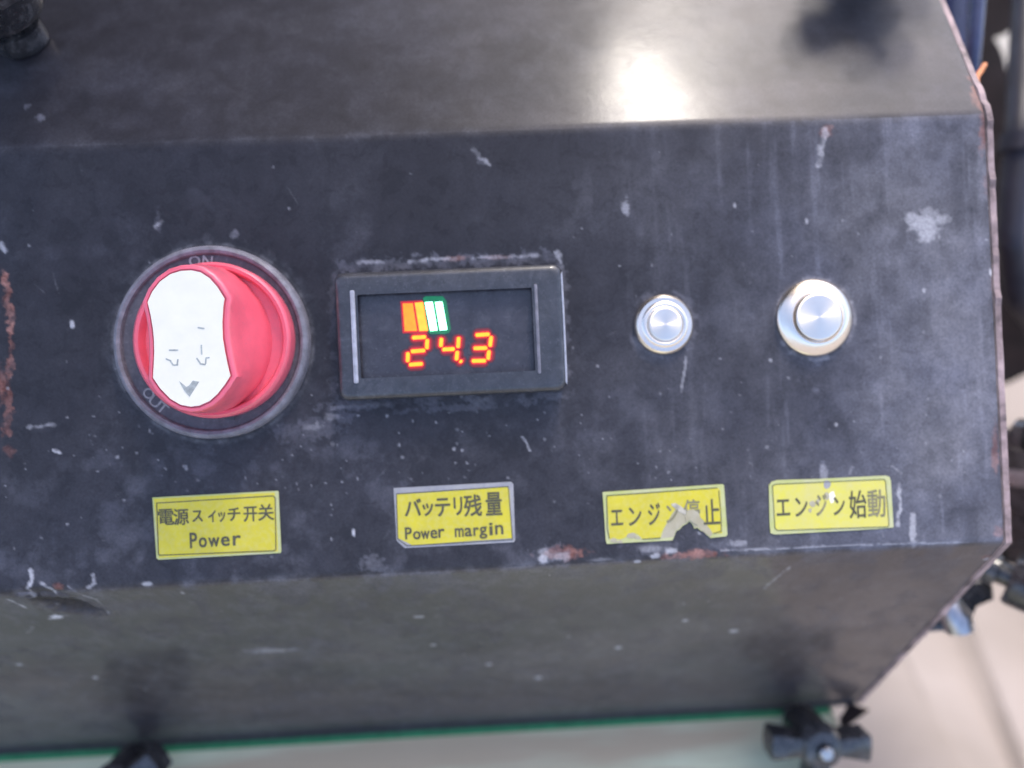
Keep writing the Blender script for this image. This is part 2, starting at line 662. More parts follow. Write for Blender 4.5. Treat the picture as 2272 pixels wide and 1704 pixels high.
def stroke(arr, pts, w, amt, rag=.6):
    P = [sheet(*p) for p in pts]
    k = .2 / F
    w = w * k
    Q = []
    for a_, b_ in zip(P[:-1], P[1:]):
        m_ = max(1, int(math.hypot(b_[0] - a_[0], b_[1] - a_[1]) / .0012))
        for i_ in range(m_):
            t_ = i_ / m_
            Q.append((a_[0] + (b_[0] - a_[0]) * t_ + random.gauss(0, w * .3), a_[1] + (b_[1] - a_[1]) * t_ + random.gauss(0, w * .3)))
    P = Q + [P[-1]]
    x0, x1 = min(p[0] for p in P) - 3 * w, max(p[0] for p in P) + 3 * w
    s0, s1 = min(p[1] for p in P) - 3 * w, max(p[1] for p in P) + 3 * w
    i0, i1 = np.searchsorted(xs, x0), np.searchsorted(xs, x1)
    j0, j1 = np.searchsorted(ss, s0), np.searchsorted(ss, s1)
    if i0 >= i1 or j0 >= j1:
        return
    sl = (slice(j0, j1), slice(i0, i1))
    best = np.full(GX[sl].shape, 1e9)
    for (ax, ay), (bx, by) in zip(P[:-1], P[1:]):
        L2 = (bx - ax) ** 2 + (by - ay) ** 2 + 1e-12
        t = np.clip(((GX[sl] - ax) * (bx - ax) + (GS[sl] - ay) * (by - ay)) / L2, 0, 1)
        best = np.minimum(best, np.hypot(GX[sl] - ax - t * (bx - ax), GS[sl] - ay - t * (by - ay)))
    m = (1 - sm(best / w + (n4[sl] - .5) * rag * 3.2 + (n3[sl] - .5) * rag, .4, 1.25)) * amt * (.35 + .65 * sm(n5[sl], .35, .55))
    arr[sl] = np.maximum(arr[sl], m)


# marks read off the photograph: px, py, rx, ry, amount
for a_ in ((2085, 470, 40, 22, .35), (1960, 465, 45, 22, .30),
           (1387, 455, 14, 22, .45), (2110, 700, 60, 90, .30), (2080, 860, 70, 60, .30), (2130, 1030, 50, 60, .28),
           (1815, 865, 12, 14, .5), (1800, 800, 60, 40, .28), (1445, 790, 30, 20, .3), (1990, 1010, 50, 40, .35),
           (1828, 1045, 14, 30, .55), (1070, 355, 18, 10, .30), (90, 260, 12, 8, .5), (60, 235, 7, 6, .4),
           (700, 950, 60, 26, .32), (640, 960, 40, 26, .28), (760, 925, 30, 22, .34), (520, 520, 12, 9, .5), (350, 495, 9, 26, .25),
           (590, 1442, 48, 12, .45), (650, 1440, 18, 6, .5), (780, 900, 90, 14, .35), (1010, 905, 120, 10, .3),
           (1225, 1233, 40, 24, .55), (1450, 1215, 70, 20, .40), (1610, 1210, 50, 18, .45), (1930, 905, 60, 40, .2),
           (830, 1255, 30, 16, .40), (1180, 1260, 60, 14, .3), (1560, 1000, 40, 70, .15), (1720, 480, 16, 60, .15)):
    dab(dust, *a_)
for a_ in ((1830, 290, 18, 14, .55), (1255, 1228, 52, 16, .75), (1540, 1232, 60, 13, .95), (1490, 1240, 30, 8, .5),
           (1010, 574, 40, 7, .45), (1100, 571, 40, 5, .3), (2195, 400, 14, 40, .40),
           (2185, 300, 14, 40, .6), (2170, 215, 14, 50, .7), (128, 1303, 12, 7, .6), (20, 1000, 14, 12, .35),
           (2205, 620, 7, 30, .5), (2208, 1000, 8, 60, .45), (2215, 1180, 14, 18, .5), (2190, 1235, 20, 8, .4)):
    dab(rust, *a_)
for a_ in ((2052, 495, 46, 26, .48), (2056, 522, 28, 20, .48), (2026, 485, 24, 16, .42), (2086, 490, 24, 16, .42), (2060, 475, 26, 20, .30), (1387, 457, 12, 18, .28), (1240, 566, 9, 14, .3), (1245, 1236, 22, 10, .30), (1330, 1243, 30, 5, .22), (1640, 1205, 22, 8, .28), (1440, 1218, 30, 7, .26), (1205, 1225, 14, 10, .3), (740, 925, 22, 8, .18), (690, 948, 24, 7, .16), (610, 1443, 38, 8, .22), (1828, 1050, 9, 20, .25), (2200, 460, 6, 9, .8),
           (2200, 605, 6, 9, .8), (1205, 1240, 12, 12, .6), (1490, 1222, 14, 8, .6), (1455, 1235, 10, 8, .6), (1415, 1247, 8, 6, .6),
           (160, 720, 6, 9, .7), (124, 1368, 14, 6, .9), (42, 1474, 10, 6, .6), (212, 1503, 7, 6, .7), (785, 1180, 4, 9, .9),
           (1085, 1474, 8, 5, .6), (1195, 1503, 11, 8, .6), (1373, 1437, 9, 6, .6), (1520, 1378, 8, 6, .6), (1628, 1400, 11, 6, .6),
           (1500, 1590, 7, 5, .6), (960, 1430, 7, 5, .4), (930, 1368, 12, 5, .4), (2050, 645, 6, 8, .5), (2190, 1240, 10, 5, .7),
           (1855, 942, 4, 6, .5), (260, 1015, 6, 6, .35), (410, 1035, 6, 5, .3), (275, 1110, 6, 4, .3), (1710, 800, 5, 6, .5),
           (1630, 455, 4, 7, .5), (1790, 490, 5, 9, .5), (325, 1297, 9, 4, .6), (405, 1315, 4, 5, .4)):
    dab(fleck, *a_, rag=.6)
for pts, w, am in (([(795, 583), (830, 581), (850, 581)], 4, .38), ([(905, 581), (960, 576), (1010, 575)], 5, .42), ([(1050, 572), (1140, 570), (1200, 567)], 3.5, .34), ([(1232, 560), (1244, 582)], 3, .35), ([(735, 905), (860, 898)], 4, .16), ([(66, 1265), (70, 1290), (64, 1305), (76, 1325)], 5, .75), ([(90, 1296), (115, 1306), (122, 1320)], 4, .55),
                   ([(205, 1275), (210, 1292), (196, 1304)], 4, .45), ([(20, 1330), (55, 1347)], 3.5, .40), ([(75, 1390), (60, 1405)], 3, .4),
                   ([(1830, 285), (1822, 330), (1815, 365)], 8, .40), ([(1695, 1305), (1750, 1260)], 4, .30), ([(1995, 1075), (1997, 1120), (1992, 1165)], 4, .55),
                   ([(2022, 1150), (2025, 1215)], 7, .50), ([(1522, 790), (1516, 830), (1512, 870)], 3, .35), ([(120, 1000), (135, 1005)], 4, .7),
                   ([(60, 950), (120, 942)], 4, .30), ([(345, 500), (360, 490)], 4, .4), ([(1050, 330), (1085, 365)], 5, .35),
                   ([(1600, 1222), (1900, 1210), (2150, 1205)], 2.2, .42), ([(1160, 970), (1175, 1000)], 3, .5), ([(2, 540), (12, 555)], 6, .5),
                   ([(1950, 1150), (1960, 1190)], 2.5, .2), ([(1890, 1035), (1885, 1050)], 3, .5), ([(1980, 1035), (2000, 1050)], 3, .35)):
    stroke(fleck, pts, w, am)
stroke(rust, [(8, 600), (22, 680), (26, 760), (20, 870), (14, 960)], 8, .85, .8)
dab(rust, 6, 850, 14, 40, .7)
def ring(arr, px, py, r1, w, amt):
    x, s = sheet(px, py)
    r1, w = r1 * .2 / F, w * .2 / F
    d = np.abs(np.hypot(GX - x, GS - s) - r1) / w
    m = (1 - sm(d + (n3 - .5) * 1.4, .2, 1.3)) * amt * (.3 + .7 * sm(n5, .4, .6)) * onpanel
    np.maximum(arr, m, out=arr)


ring(dust, 1474, 722, 70, 16, .45)
ring(dust, 1809, 708, 92, 20, .50)
ring(dust, 474, 762, 222, 20, .14)
ring(fleck, 474, 762, 216, 6, .14)
ring(fleck, 1809, 708, 90, 6, .20)
for pts, w, am in (([(735, 600), (742, 890)], 10, .25), ([(745, 897), (1255, 878)], 12, .40), ([(1262, 870), (1245, 580)], 10, .40), ([(760, 590), (1230, 572)], 14, .40)):
    stroke(dust, pts, w, am, .7)
# the dent at the lower left: scraped, darker and pushed in
dab(height, 165, 1345, 75, 26, 3.2, .45, .1, .4)
dab(height, 95, 1318, 60, 14, 1.6, .1, .1, .4)
scr = np.zeros_like(GX)
dab(scr, 150, 1340, 80, 22, 1.0, .5, .5, .6)
dab(scr, 95, 1310, 60, 12, .8, 0, .5, .6)
dust *= 1 - .9 * scr
stroke(fleck, [(150, 1300), (215, 1330), (240, 1362)], 3, .28)
stroke(fleck, [(110, 1372), (150, 1366)], 4, .5)
# hundreds of small flecks of dust and paint
for k in range(300):
    px, py = random.uniform(0, 2200), random.uniform(330, 1560)
    if random.random() < .6:
        px, py = random.gauss(1000, 600), random.gauss(1000, 80)
    if not (0 < px < 2190):
        continue
    r_ = random.choice((1.6, 2, 2, 2.6, 3.4))
    dab(fleck, px, py, r_ * random.uniform(.7, 1.4), r_ * random.uniform(.7, 1.7), random.uniform(.12, .45), random.uniform(0, 3), .4, .5)
for k in range(34):
    px, py = random.uniform(0, 2190), random.uniform(340, 1230)
    a_ = random.uniform(-1.2, 1.2) + math.pi / 2
    l_ = random.uniform(10, 50)
    stroke(fleck, [(px, py), (px + l_ * math.cos(a_), py + l_ * math.sin(a_))], 1.3, random.uniform(.03, .10), .8)
dust = np.clip(dust, 0, .95)
rust = np.clip(rust, 0, 1) * (.55 + .45 * sm(n3, .3, .6))
fleck = np.clip(fleck, 0, 1)

nrm = np.where(GS < 0, 0, 0)
NV = np.empty((NS, 3))
NV[:] = np.where(ss[:, None] < 0, np.array(TOP_N)[None], np.where(ss[:, None] < PANEL_LEN, np.array(N)[None], np.array(FRONT_N)[None]))
disp = (fbm(.05, .05, 200, 3) - .5) * .00045 - height * .0006 + fleck * .00006
co = np.empty((NS, NX, 3))
co[..., 0] = GX
co[..., 1] = yz[:, 0][:, None] + disp * NV[:, 1][:, None]
co[..., 2] = yz[:, 1][:, None] + disp * NV[:, 2][:, None]
base = WM[boxroot].translation
co -= np.array(base)
idx = np.arange(NS * NX).reshape(NS, NX)
quads = np.stack([idx[:-1, :-1], idx[1:, :-1], idx[1:, 1:], idx[:-1, 1:]], -1).reshape(-1, 4)
me = bpy.data.meshes.new("folded_sheet")
me.vertices.add(NS * NX)
me.vertices.foreach_set("co", co.reshape(-1).astype(np.float32))
me.loops.add(quads.size)
me.loops.foreach_set("vertex_index", quads.reshape(-1).astype(np.int32))
me.polygons.add(len(quads))
me.polygons.foreach_set("loop_start", np.arange(0, quads.size, 4, dtype=np.int32))
me.polygons.foreach_set("use_smooth", np.ones(len(quads), dtype=bool))
me.update(calc_edges=True)
ca = me.attributes.new("wear_and_light", 'FLOAT_COLOR', 'POINT')
buf = np.stack([dust, rust, fleck, np.ones_like(dust)], -1).reshape(-1).astype(np.float32)
ca.data.foreach_set("color", buf)
sheen = ontop * .25 + onfront * (.52 - .3 * sm(n2, .45, .7) - .5 * scr) + onpanel * .16
mud = onfront * (.05 + .12 * sm(GX, -.06, .08) + .05 * sm(nhor, .3, .7) * sm(GS, PANEL_LEN + .01, PANEL_LEN + .05)) + ontop * .10 * sm(GX, -.05, .06) * sm(nhor, .3, .6)
mud = mud * (1 - .85 * scr)
ma = me.attributes.new("mud", 'FLOAT', 'POINT')
ma.data.foreach_set("value", mud.reshape(-1).astype(np.float32))
sa = me.attributes.new("sheen", 'FLOAT', 'POINT')
sa.data.foreach_set("value", sheen.reshape(-1).astype(np.float32))
me.materials.append(M_PAINT)
o = bpy.data.objects.new("folded_sheet", me)
link(o, boxroot)
WM[o] = WM[boxroot].copy()

# end plate closing the right side, its cut edge standing a little proud (rusty)
tp = C_TOP + TOP_DIR * TOP_LEN
outl = [(tp.y, tp.z), (C_TOP.y, C_TOP.z), (C_BOT.y, C_BOT.z), (FOOT.y, FOOT.z), (FOOT.y + .17, FOOT.z), (tp.y + .01, tp.z - .02)]
v, f = [], []
edge_n = [TOP_N, (TOP_N + N).normalized(), (N + FRONT_N).normalized(), FRONT_N]
pts_o = []
for k, (y, z) in enumerate(outl):
    e = edge_n[k] * (.0005, .0004, .0006, .0005)[k] * (-2 if k == 0 else 1) if k < 4 else Vector((0, 0, 0))
    pts_o.append((y + e.y, z + e.z))
fine_o = []
jr = random.Random(5)
for k in range(len(pts_o)):
    a_, b_ = Vector(pts_o[k]), Vector(pts_o[(k + 1) % len(pts_o)])
    m_ = max(1, int((b_ - a_).length / .0022)) if k < 3 else 1
    nn2 = (TOP_N, N, FRONT_N)[k] if k < 3 else None
    for i in range(m_):
        p_ = a_.lerp(b_, i / m_)
        if nn2 is not None and i:
            j_ = jr.gauss(0, .00005) + (.0004 if jr.random() < .05 else 0)
            p_ = p_ + Vector((nn2.y, nn2.z)) * j_
        fine_o.append((p_.x, p_.y))
pts_o = fine_o
n_ = len(pts_o)
for x in (XR + .0001, XR + .0017):
    v += [(x, y, z) for y, z in pts_o]
f = [tuple(range(n_)), tuple(range(n_, 2 * n_))[::-1]] + [(i, (i + 1) % n_, n_ + (i + 1) % n_, n_ + i) for i in range(n_)]
ep = mobj("end_plate", v, f, M_RIM, boxroot, label="rusty pinkish cut edge of the right end plate")
# small dark corner tab at the foot, right
tb = [hit(px, py, Vector((0, 0, DECK_Z + .004)), Vector((0, 0, 1))) for px, py in ((1884, 1560), (1930, 1574), (1868, 1618), (1866, 1588))]
v, f = prism([(p.x, p.y) for p in tb], DECK_Z + .002, DECK_Z + .004)
mobj("corner_tab", v, f, M_FRAME, boxroot)
# flap of the seam at the foot
v, f = box(XL, XR - .001, FOOT.y - .0012, FOOT.y + .003, DECK_Z + .0020, DECK_Z + .0034)
mobj("foot_flange", v, f, M_BLACK, boxroot)

# ------------------------------------------------------------------ rotary battery switch (part of the box)
x0, v0 = pan(474, 760, .001)
sw = empty("rotary_switch", pworld(x0, v0), "round battery isolator switch with red knob", parent=boxroot)
MS = frame_on_panel(x0, v0, 0, R(0))
r0 = .0242
v, f = lathe([(r0, 0), (r0, .0018), (r0 - .0003, .0026), (r0 - .0010, .0031), (r0 - .0018, .0028), (r0 - .0022, .0023),
              (r0 - .0035, .0022), (.012, .0022)], 96)
mobj("base_disc", v, f, M_BASE, sw, MS, True)
v, f = lathe([(r0 - .0019, .0026), (r0 - .0017, .0033), (r0 - .0010, .0037), (r0 - .0003, .0034), (r0 + .0002, .0026), (r0 + .0003, .0001), (r0 - .0019, .0001)], 96, True)
mobj("outer_rim", v, f, M_BASE_RIM, sw, MS, True)
# red knob: flange with rim and scooped floor, then the grip
kx, kv = pan(468, 754, .0075)
MK = frame_on_panel(kx, kv, 0, R(2))
rk = .01935
v, f = lathe([(rk, .0022), (rk, .0064), (rk - .0002, .0071), (rk - .0008, .0076), (rk - .0016, .0074), (rk - .0021, .0066), (rk - .0024, .0050), (.010, .0046)], 96)
mobj("knob_flange", v, f, M_RED, sw, MK, True)
KT = .0205                                   # height of the grip top
gx, gv = pan(424, 753, KT)


TR = [(305, 520), (340, 440), (400, 362), (480, 305), (560, 280), (640, 275), (710, 290), (780, 335), (840, 402), (896, 492), (886, 560), (879, 680), (883, 800), (900, 900), (920, 1000), (941, 1085),
      (900, 1150), (842, 1225), (780, 1280), (700, 1315), (635, 1322), (560, 1308), (480, 1262), (402, 1182), (346, 1100), (352, 1000), (356, 900), (353, 800), (345, 720), (328, 620)]
trc = []
for a_, b_ in TR:
    x_, y_ = pan(240 + a_ / 3.456, 520 + b_ / 3.456, KT)
    trc.append(Vector((x_ - gx, y_ - gv)))


def offset_loop(pts, d):
    out = []
    n__ = len(pts)
    for i_ in range(n__):
        d1, d2 = (pts[i_] - pts[i_ - 1]).normalized(), (pts[(i_ + 1) % n__] - pts[i_]).normalized()
        m_ = Vector((-d1.y, d1.x)) + Vector((-d2.y, d2.x))
        m_ = m_ / max(m_.length_squared / 2, .6)
        out.append(pts[i_] + m_ * d)
    return out


ar = sum(trc[i_ - 1].x * trc[i_].y - trc[i_].x * trc[i_ - 1].y for i_ in range(len(trc)))
sg = -1 if ar > 0 else 1
sx_, sv_ = kx - gx, kv - gv
gv_, gf_ = [], []
for z, d_ in ((.0046, .0010), (.0056, .0011), (.0080, .0012), (.0110, .0012), (.0140, .0013), (.0170, .0014), (KT - .0008, .00135), (KT - .0002, .00115), (KT, .0008), (KT, .00035), (KT - .0004, .0002)):
    o_ = offset_loop(trc, d_ * sg)
    nn_ = len(o_)
    k_ = max(0, 1 - (z - .0046) / (KT - .0046))
    for p_ in o_:
        q_ = Vector((p_.x + sx_ * k_, p_.y + sv_ * k_))
        # near the foot the end caps swell out to the flange circle
        c_ = Vector((sx_ * k_, sv_ * k_))
        rel = q_ - c_
        if k_ > 0 and abs(rel.y) > .009:
            t_ = min(1, (abs(rel.y) - .009) / .004) * k_
            L_ = min(rel.length * (1 + .10 * t_), rk - .0012)
            rel = rel.normalized() * L_
        if k_ > 0:
            # the side walls flare from the concave top into a convex foot
            fy = max(-1.0, min(1.0, rel.y / (rk - .0012)))
            tx = math.copysign(.0143 * math.sqrt(max(0.0, 1 - fy * fy)), rel.x)
            w_ = k_ ** 1.15 * (1 - abs(fy) ** 3)
            rel.x = rel.x * (1 - w_) + tx * w_
        gv_.append((c_.x + rel.x, c_.y + rel.y, z))
nl_ = len(gv_) // nn_
for r_ in range(nl_ - 1):
    for i in range(nn_):
        j = (i + 1) % nn_
        gf_.append((r_ * nn_ + i, r_ * nn_ + j, (r_ + 1) * nn_ + j, (r_ + 1) * nn_ + i))
gf_.append(tuple((nl_ - 1) * nn_ + i for i in range(nn_)))
gf_.append(tuple(range(nn_))[::-1])
MG = frame_on_panel(gx, gv, 0, 0)
mobj("knob_grip", gv_, gf_, M_RED, sw, MG, True)
v, f = prism([tuple(p_) for p_ in offset_loop(trc, -.00005 * sg)], KT + .00005, KT + .0003)
mobj("knob_sticker", v, f, M_WHITE, sw, MG, label="white sticker on the knob, overexposed")


def seg_strip(segs, h, M, name, mat, parent, w, frame=None, **kw):
    """list of (x0,y0,x1,y1[,w]) strokes in metres as flat rounded bars"""
    B = Bag()
    for s in segs:
        a_, b_ = Vector(s[:2]), Vector(s[2:4])
        ww = s[4] if len(s) > 4 else w
        d = (b_ - a_)
        d = d.normalized() if d.length > 1e-9 else Vector((1, 0))
        nn = Vector((-d.y, d.x))
        pts = []
        for c_, sg in ((b_, 1), (a_, -1)):
            for k in range(5):
                a__ = -math.pi / 2 + math.pi * k / 4
                pts.append(tuple(c_ + d * (sg * math.cos(a__) * ww * .35) + nn * (sg * math.sin(a__) * ww / 2)))
        B.add(*prism(pts, h, h + .00006))
    return mobj(name, B.v, B.f, mat, parent, M, **kw)


def loc_px(px, py, h, cx, cv):
    x, v_ = pan(px, py, h)
    return x - cx, v_ - cv


H = KT + .0003
MG0 = frame_on_panel(gx, gv, 0, 0)


def kpt(X_, Y_):
    return loc_px(240 + X_ / 3.456, 520 + Y_ / 3.456, H, gx, gv)


ink = []
for a_, b_, c_, d_ in ((470, 888, 535, 888), (445, 955, 480, 970), (480, 975, 500, 1003), (505, 1003, 535, 1000), (535, 960, 530, 1000),
                       (715, 850, 718, 920), (680, 950, 705, 985), (705, 992, 745, 998), (748, 990, 750, 955), (750, 948, 775, 945), (690, 715, 735, 722)):
    ink.append((*kpt(a_, b_), *kpt(c_, d_)))
seg_strip(ink, H + .00002, MG0, "printed_letter", M_GREY_INK, sw, .00032)
v, f = prism([kpt(650, 1122), kpt(698, 1130), kpt(625, 1245), kpt(585, 1200), kpt(545, 1125), kpt(600, 1170), kpt(620, 1160)], H + .00002, H + .00008)
mobj("printed_arrow", v, f, M_GREY_INK, sw, MG0)

# ------------------------------------------------------------------ text helpers
FONT_CACHE = {}


def glyph(ch):
    """triangulated flat glyph and its bounding box, from Blender's own font"""
    if ch in FONT_CACHE:
        return FONT_CACHE[ch]
    cu = bpy.data.curves.new("glyph", 'FONT')
    cu.body = ch
    cu.size = 1
    cu.resolution_u = 3
    ob = bpy.data.objects.new("glyph", cu)
    COL.objects.link(ob)
    dg = bpy.context.evaluated_depsgraph_get()
    m_ = bpy.data.meshes.new_from_object(ob.evaluated_get(dg))
    vs = [tuple(v_.co) for v_ in m_.vertices]
    fs = [tuple(p.vertices) for p in m_.polygons]
    bpy.data.objects.remove(ob)
    bpy.data.curves.remove(cu)
    bpy.data.meshes.remove(m_)
    FONT_CACHE[ch] = (vs, fs)
    return FONT_CACHE[ch]


def put_glyphs(items, h, M, name, mat, parent, cx=0.0, cv=0.0, rot=0.0, bold=0.0, **kw):
    """items: (char, px0, px1, py0, py1) boxes in the photograph"""
    B = Bag()
    for ch, a0, a1, b0, b1 in items:
        vs, fs = glyph(ch)
        if not vs:
            continue
        xs_ = [v_[0] for v_ in vs]
        ys_ = [v_[1] for v_ in vs]
        mx, my = (min(xs_) + max(xs_)) / 2, (min(ys_) + max(ys_)) / 2
        wx, wy = max(xs_) - min(xs_), max(ys_) - min(ys_)
        c_ = loc_px((a0 + a1) / 2, (b0 + b1) / 2, h, cx, cv)
        k = .2 / F
        sx, sy = (a1 - a0) * k / max(wx, 1e-6), (b1 - b0) * k / max(wy, 1e-6)
        cr, sr = math.cos(rot), math.sin(rot)
        for off in ((0, 0), (bold, 0), (0, bold), (bold, bold))[:4 if bold else 1]:
            vv = []
            for x_, y_, _ in vs:
                gx_, gy_ = (x_ - mx) * sx + off[0] - bold / 2, (y_ - my) * sy + off[1] - bold / 2
                vv.append((c_[0] + gx_ * cr - gy_ * sr, c_[1] + gx_ * sr + gy_ * cr, h + .00002 * (1 + (off[0] > 0) + 2 * (off[1] > 0))))
            B.add(vv, fs)
    return mobj(name, B.v, B.f, mat, parent, M, **kw)


# ON / OUT printed on the base ring
put_glyphs([("O", 420, 444, 568, 590), ("N", 450, 471, 568, 591)], .0024, frame_on_panel(0, 0), "printed_letter", M_PRINT, sw, rot=R(-8), bold=.00012)
put_glyphs([("O", 318, 342, 862, 884), ("U", 332, 356, 880, 902), ("T", 350, 372, 894, 916)], .0024, frame_on_panel(0, 0), "printed_letter", M_PRINT, sw, rot=R(-42), bold=.00006)
v, f = prism([loc_px(px, py, .0022, x0, v0) for px, py in ((497, 920), (526, 921), (520, 931), (500, 930))], .0022, .0026)
mobj("index_mark", v, f, M_BLACK, sw, MS)

# ------------------------------------------------------------------ battery meter
BH = .0062
mx0, mv0 = pan(997, 730, BH)
mt = empty("battery_meter", pworld(mx0, mv0), "black framed battery meter with lit red digits", parent=boxroot)
MM = frame_on_panel(mx0, mv0)


def mp(X_, Y_, h):
    return loc_px(700 + X_ / 3.687, 540 + Y_ / 3.687, h, mx0, mv0)


ol, ot = mp(165, 720, BH)[0], mp(1100, 200, BH)[1]
orr, ob_ = mp(2040, 720, BH)[0], mp(1100, 1250, BH)[1]
il, it = mp(330, 760, BH)[0], mp(1060, 365, BH)[1]
ir, ib = mp(1810, 700, BH)[0], mp(1060, 1100, BH)[1]
outer = rrect(ol, orr, ob_, ot, .0022, 6)
inner = rrect(il, ir, ib, it, .0004, 6)
rings = [(outer, 0), (outer, BH - .0016)]


def inset_ring(p, d, cx, cy):
    return [(a_ - math.copysign(min(abs(a_ - cx), d), a_ - cx), b_ - math.copysign(min(abs(b_ - cy), d), b_ - cy)) for a_, b_ in p]


cxm, cym = (ol + orr) / 2, (ot + ob_) / 2
for d, z in ((.0002, BH - .0009), (.0006, BH - .0004), (.0012, BH - .0001), (.0018, BH)):
    rings.append((inset_ring(outer, d, cxm, cym), z))
for d, z in ((-.0008, BH), (-.0005, BH - .0001), (-.0001, BH - .0003), (.0, BH - .0008), (.0004, BH - .0022)):
    rings.append((inset_ring(inner, d, cxm, cym), z))
vv, ff = [], []
nr = len(outer)
for p, z in rings:
    vv += [(a_, b_, z) for a_, b_ in p]
for k in range(len(rings) - 1):
    for i in range(nr):
        j = (i + 1) % nr
        ff.append((k * nr + i, k * nr + j, (k + 1) * nr + j, (k + 1) * nr + i))
ff.append(tuple(range(nr))[::-1])
mobj("bezel", vv, ff, M_BLACK, mt, MM, True)
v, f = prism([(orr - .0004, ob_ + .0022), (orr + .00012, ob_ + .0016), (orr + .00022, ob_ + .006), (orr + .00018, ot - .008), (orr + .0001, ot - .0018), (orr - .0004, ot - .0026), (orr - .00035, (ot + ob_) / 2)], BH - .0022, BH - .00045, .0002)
mobj("highlight_edge", v, f, M_HIGHLIGHT, mt, MM)  # added strip, its pale colour paints the highlight along the bezel edge
SH = BH - .0022
v, f = prism(inner, SH - .0006, SH)
mobj("screen", v, f, M_SCREEN, mt, MM)
# raised lips left and right of the window, pale to paint in their highlights
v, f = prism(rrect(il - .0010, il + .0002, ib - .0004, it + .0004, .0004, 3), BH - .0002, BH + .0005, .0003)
mobj("window_lip", v, f, M_HIGHLIGHT, mt, MM, True)
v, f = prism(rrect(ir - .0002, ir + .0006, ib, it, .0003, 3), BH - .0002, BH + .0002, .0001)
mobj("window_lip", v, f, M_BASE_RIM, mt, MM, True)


def strokes(L, h):
    return [(*mp(a_, b_, h), *mp(c_, d_, h)) for a_, b_, c_, d_ in L]


D2 = [(800, 772, 895, 766), (915, 792, 911, 856), (790, 884, 888, 876), (757, 900, 755, 962), (775, 992, 868, 986)]
D4 = [(1030, 782, 1026, 838), (1048, 868, 1130, 864), (1172, 776, 1166, 846), (1160, 890, 1154, 948), (1187, 964, 1190, 967)]
D3 = [(1318, 750, 1415, 744), (1437, 768, 1428, 836), (1302, 858, 1396, 856), (1419, 884, 1412, 942), (1288, 962, 1385, 960)]
h = SH + .0001
for D in (D2, D4, D3):
    seg_strip(strokes(D, h), h + .0001, MM, "lit_digit", M_LED, mt, .00094)
seg_strip(strokes(D2 + D4 + D3, h), h - .00003, MM, "backlight_bleed", M_GLOW_R, mt, .0021)
seg_strip(strokes(D2 + D4 + D3, h), h - .00007, MM, "backlight_bleed", M_GLOW_2, mt, .0033)
for q_, mat in (([(714, 492), (796, 490), (832, 716), (730, 718)], M_LED_O), ([(812, 486), (880, 480), (920, 716), (850, 718)], M_LED_Y),
                ([(895, 482), (958, 478), (998, 712), (940, 716)], M_LED_G), ([(978, 480), (1038, 478), (1078, 706), (1018, 712)], M_LED_G)):
    v, f = prism([mp(a_, b_, h) for a_, b_ in q_], h + .0001, h + .00016)
    mobj("level_bar", v, f, mat, mt, MM)
v, f = prism([mp(a_, b_, h) for a_, b_ in ((695, 475), (875, 465), (915, 735), (712, 735))], h, h + .00005)
mobj("backlight_bleed", v, f, M_GLOW_R, mt, MM)
v, f = prism([mp(a_, b_, h) for a_, b_ in ((880, 448), (900, 432), (1040, 432), (1070, 470), (1108, 700), (1092, 732), (1060, 742), (940, 742), (922, 725))], h, h + .00005)
mobj("backlight_bleed", v, f, M_GLOW_G, mt, MM)

# ------------------------------------------------------------------ the two push buttons


def push_button(px, py, r_out, r_cap, hgt, label, cpx):
    cx, cv = pan(px, py, .001)
    root = empty("push_button", pworld(cx, cv), label, parent=boxroot)
    M_ = frame_on_panel(cx, cv)
    r1 = r_out
    v, f = lathe([(r1 + .0002, 0), (r1 + .0002, .0007), (r1, .0011), (r1 - .0006, .0016), (r1 - .0016, hgt * .62), (r_cap + .0012, hgt * .80), (r_cap + .0007, hgt * .82),
                  (r_cap + .0004, hgt * .75), (r_cap + .0003, hgt * .3)], 96)
    mobj("flange", v, f, M_METAL, root, M_, True)
    v, f = lathe([(r_cap, hgt * .3), (r_cap, hgt * .94), (r_cap - .0002, hgt * .985), (r_cap - .0006, hgt), (.0001, hgt + .00003)], 96)
    mobj("cap", v, f, M_CAP, root, M_, True)
    return root


push_button(1474, 720, .0076, .0043, .0026, "smaller silver push button above the engine stop sticker", 1478)
push_button(1809, 705, .0099, .0060, .0036, "larger silver push button above the engine start sticker", 1815)

# ------------------------------------------------------------------ yellow stickers


def poly_px(pts, h):
    return [pan(px, py, h) for px, py in pts]


IDM = frame_on_panel(0, 0)
Z0 = .00022


def line_frame(pts, w, h, parent):
    segs = []
    for i in range(len(pts)):
        a_, b_ = pts[i], pts[(i + 1) % len(pts)]
        segs.append((*a_, *b_))
    return seg_strip(segs, h, IDM, "border_line", M_INK, parent, w)


def c1_(pts, s=2.572, ox=320, oy=1060):
    return [(ox + a_ / s, oy + b_ / s) for a_, b_ in pts]


def cg(L, s, ox, oy):
    return [(c_, ox + a0 / s, ox + a1 / s, oy + b0 / s, oy + b1 / s) for c_, a0, a1, b0, b1 in L]


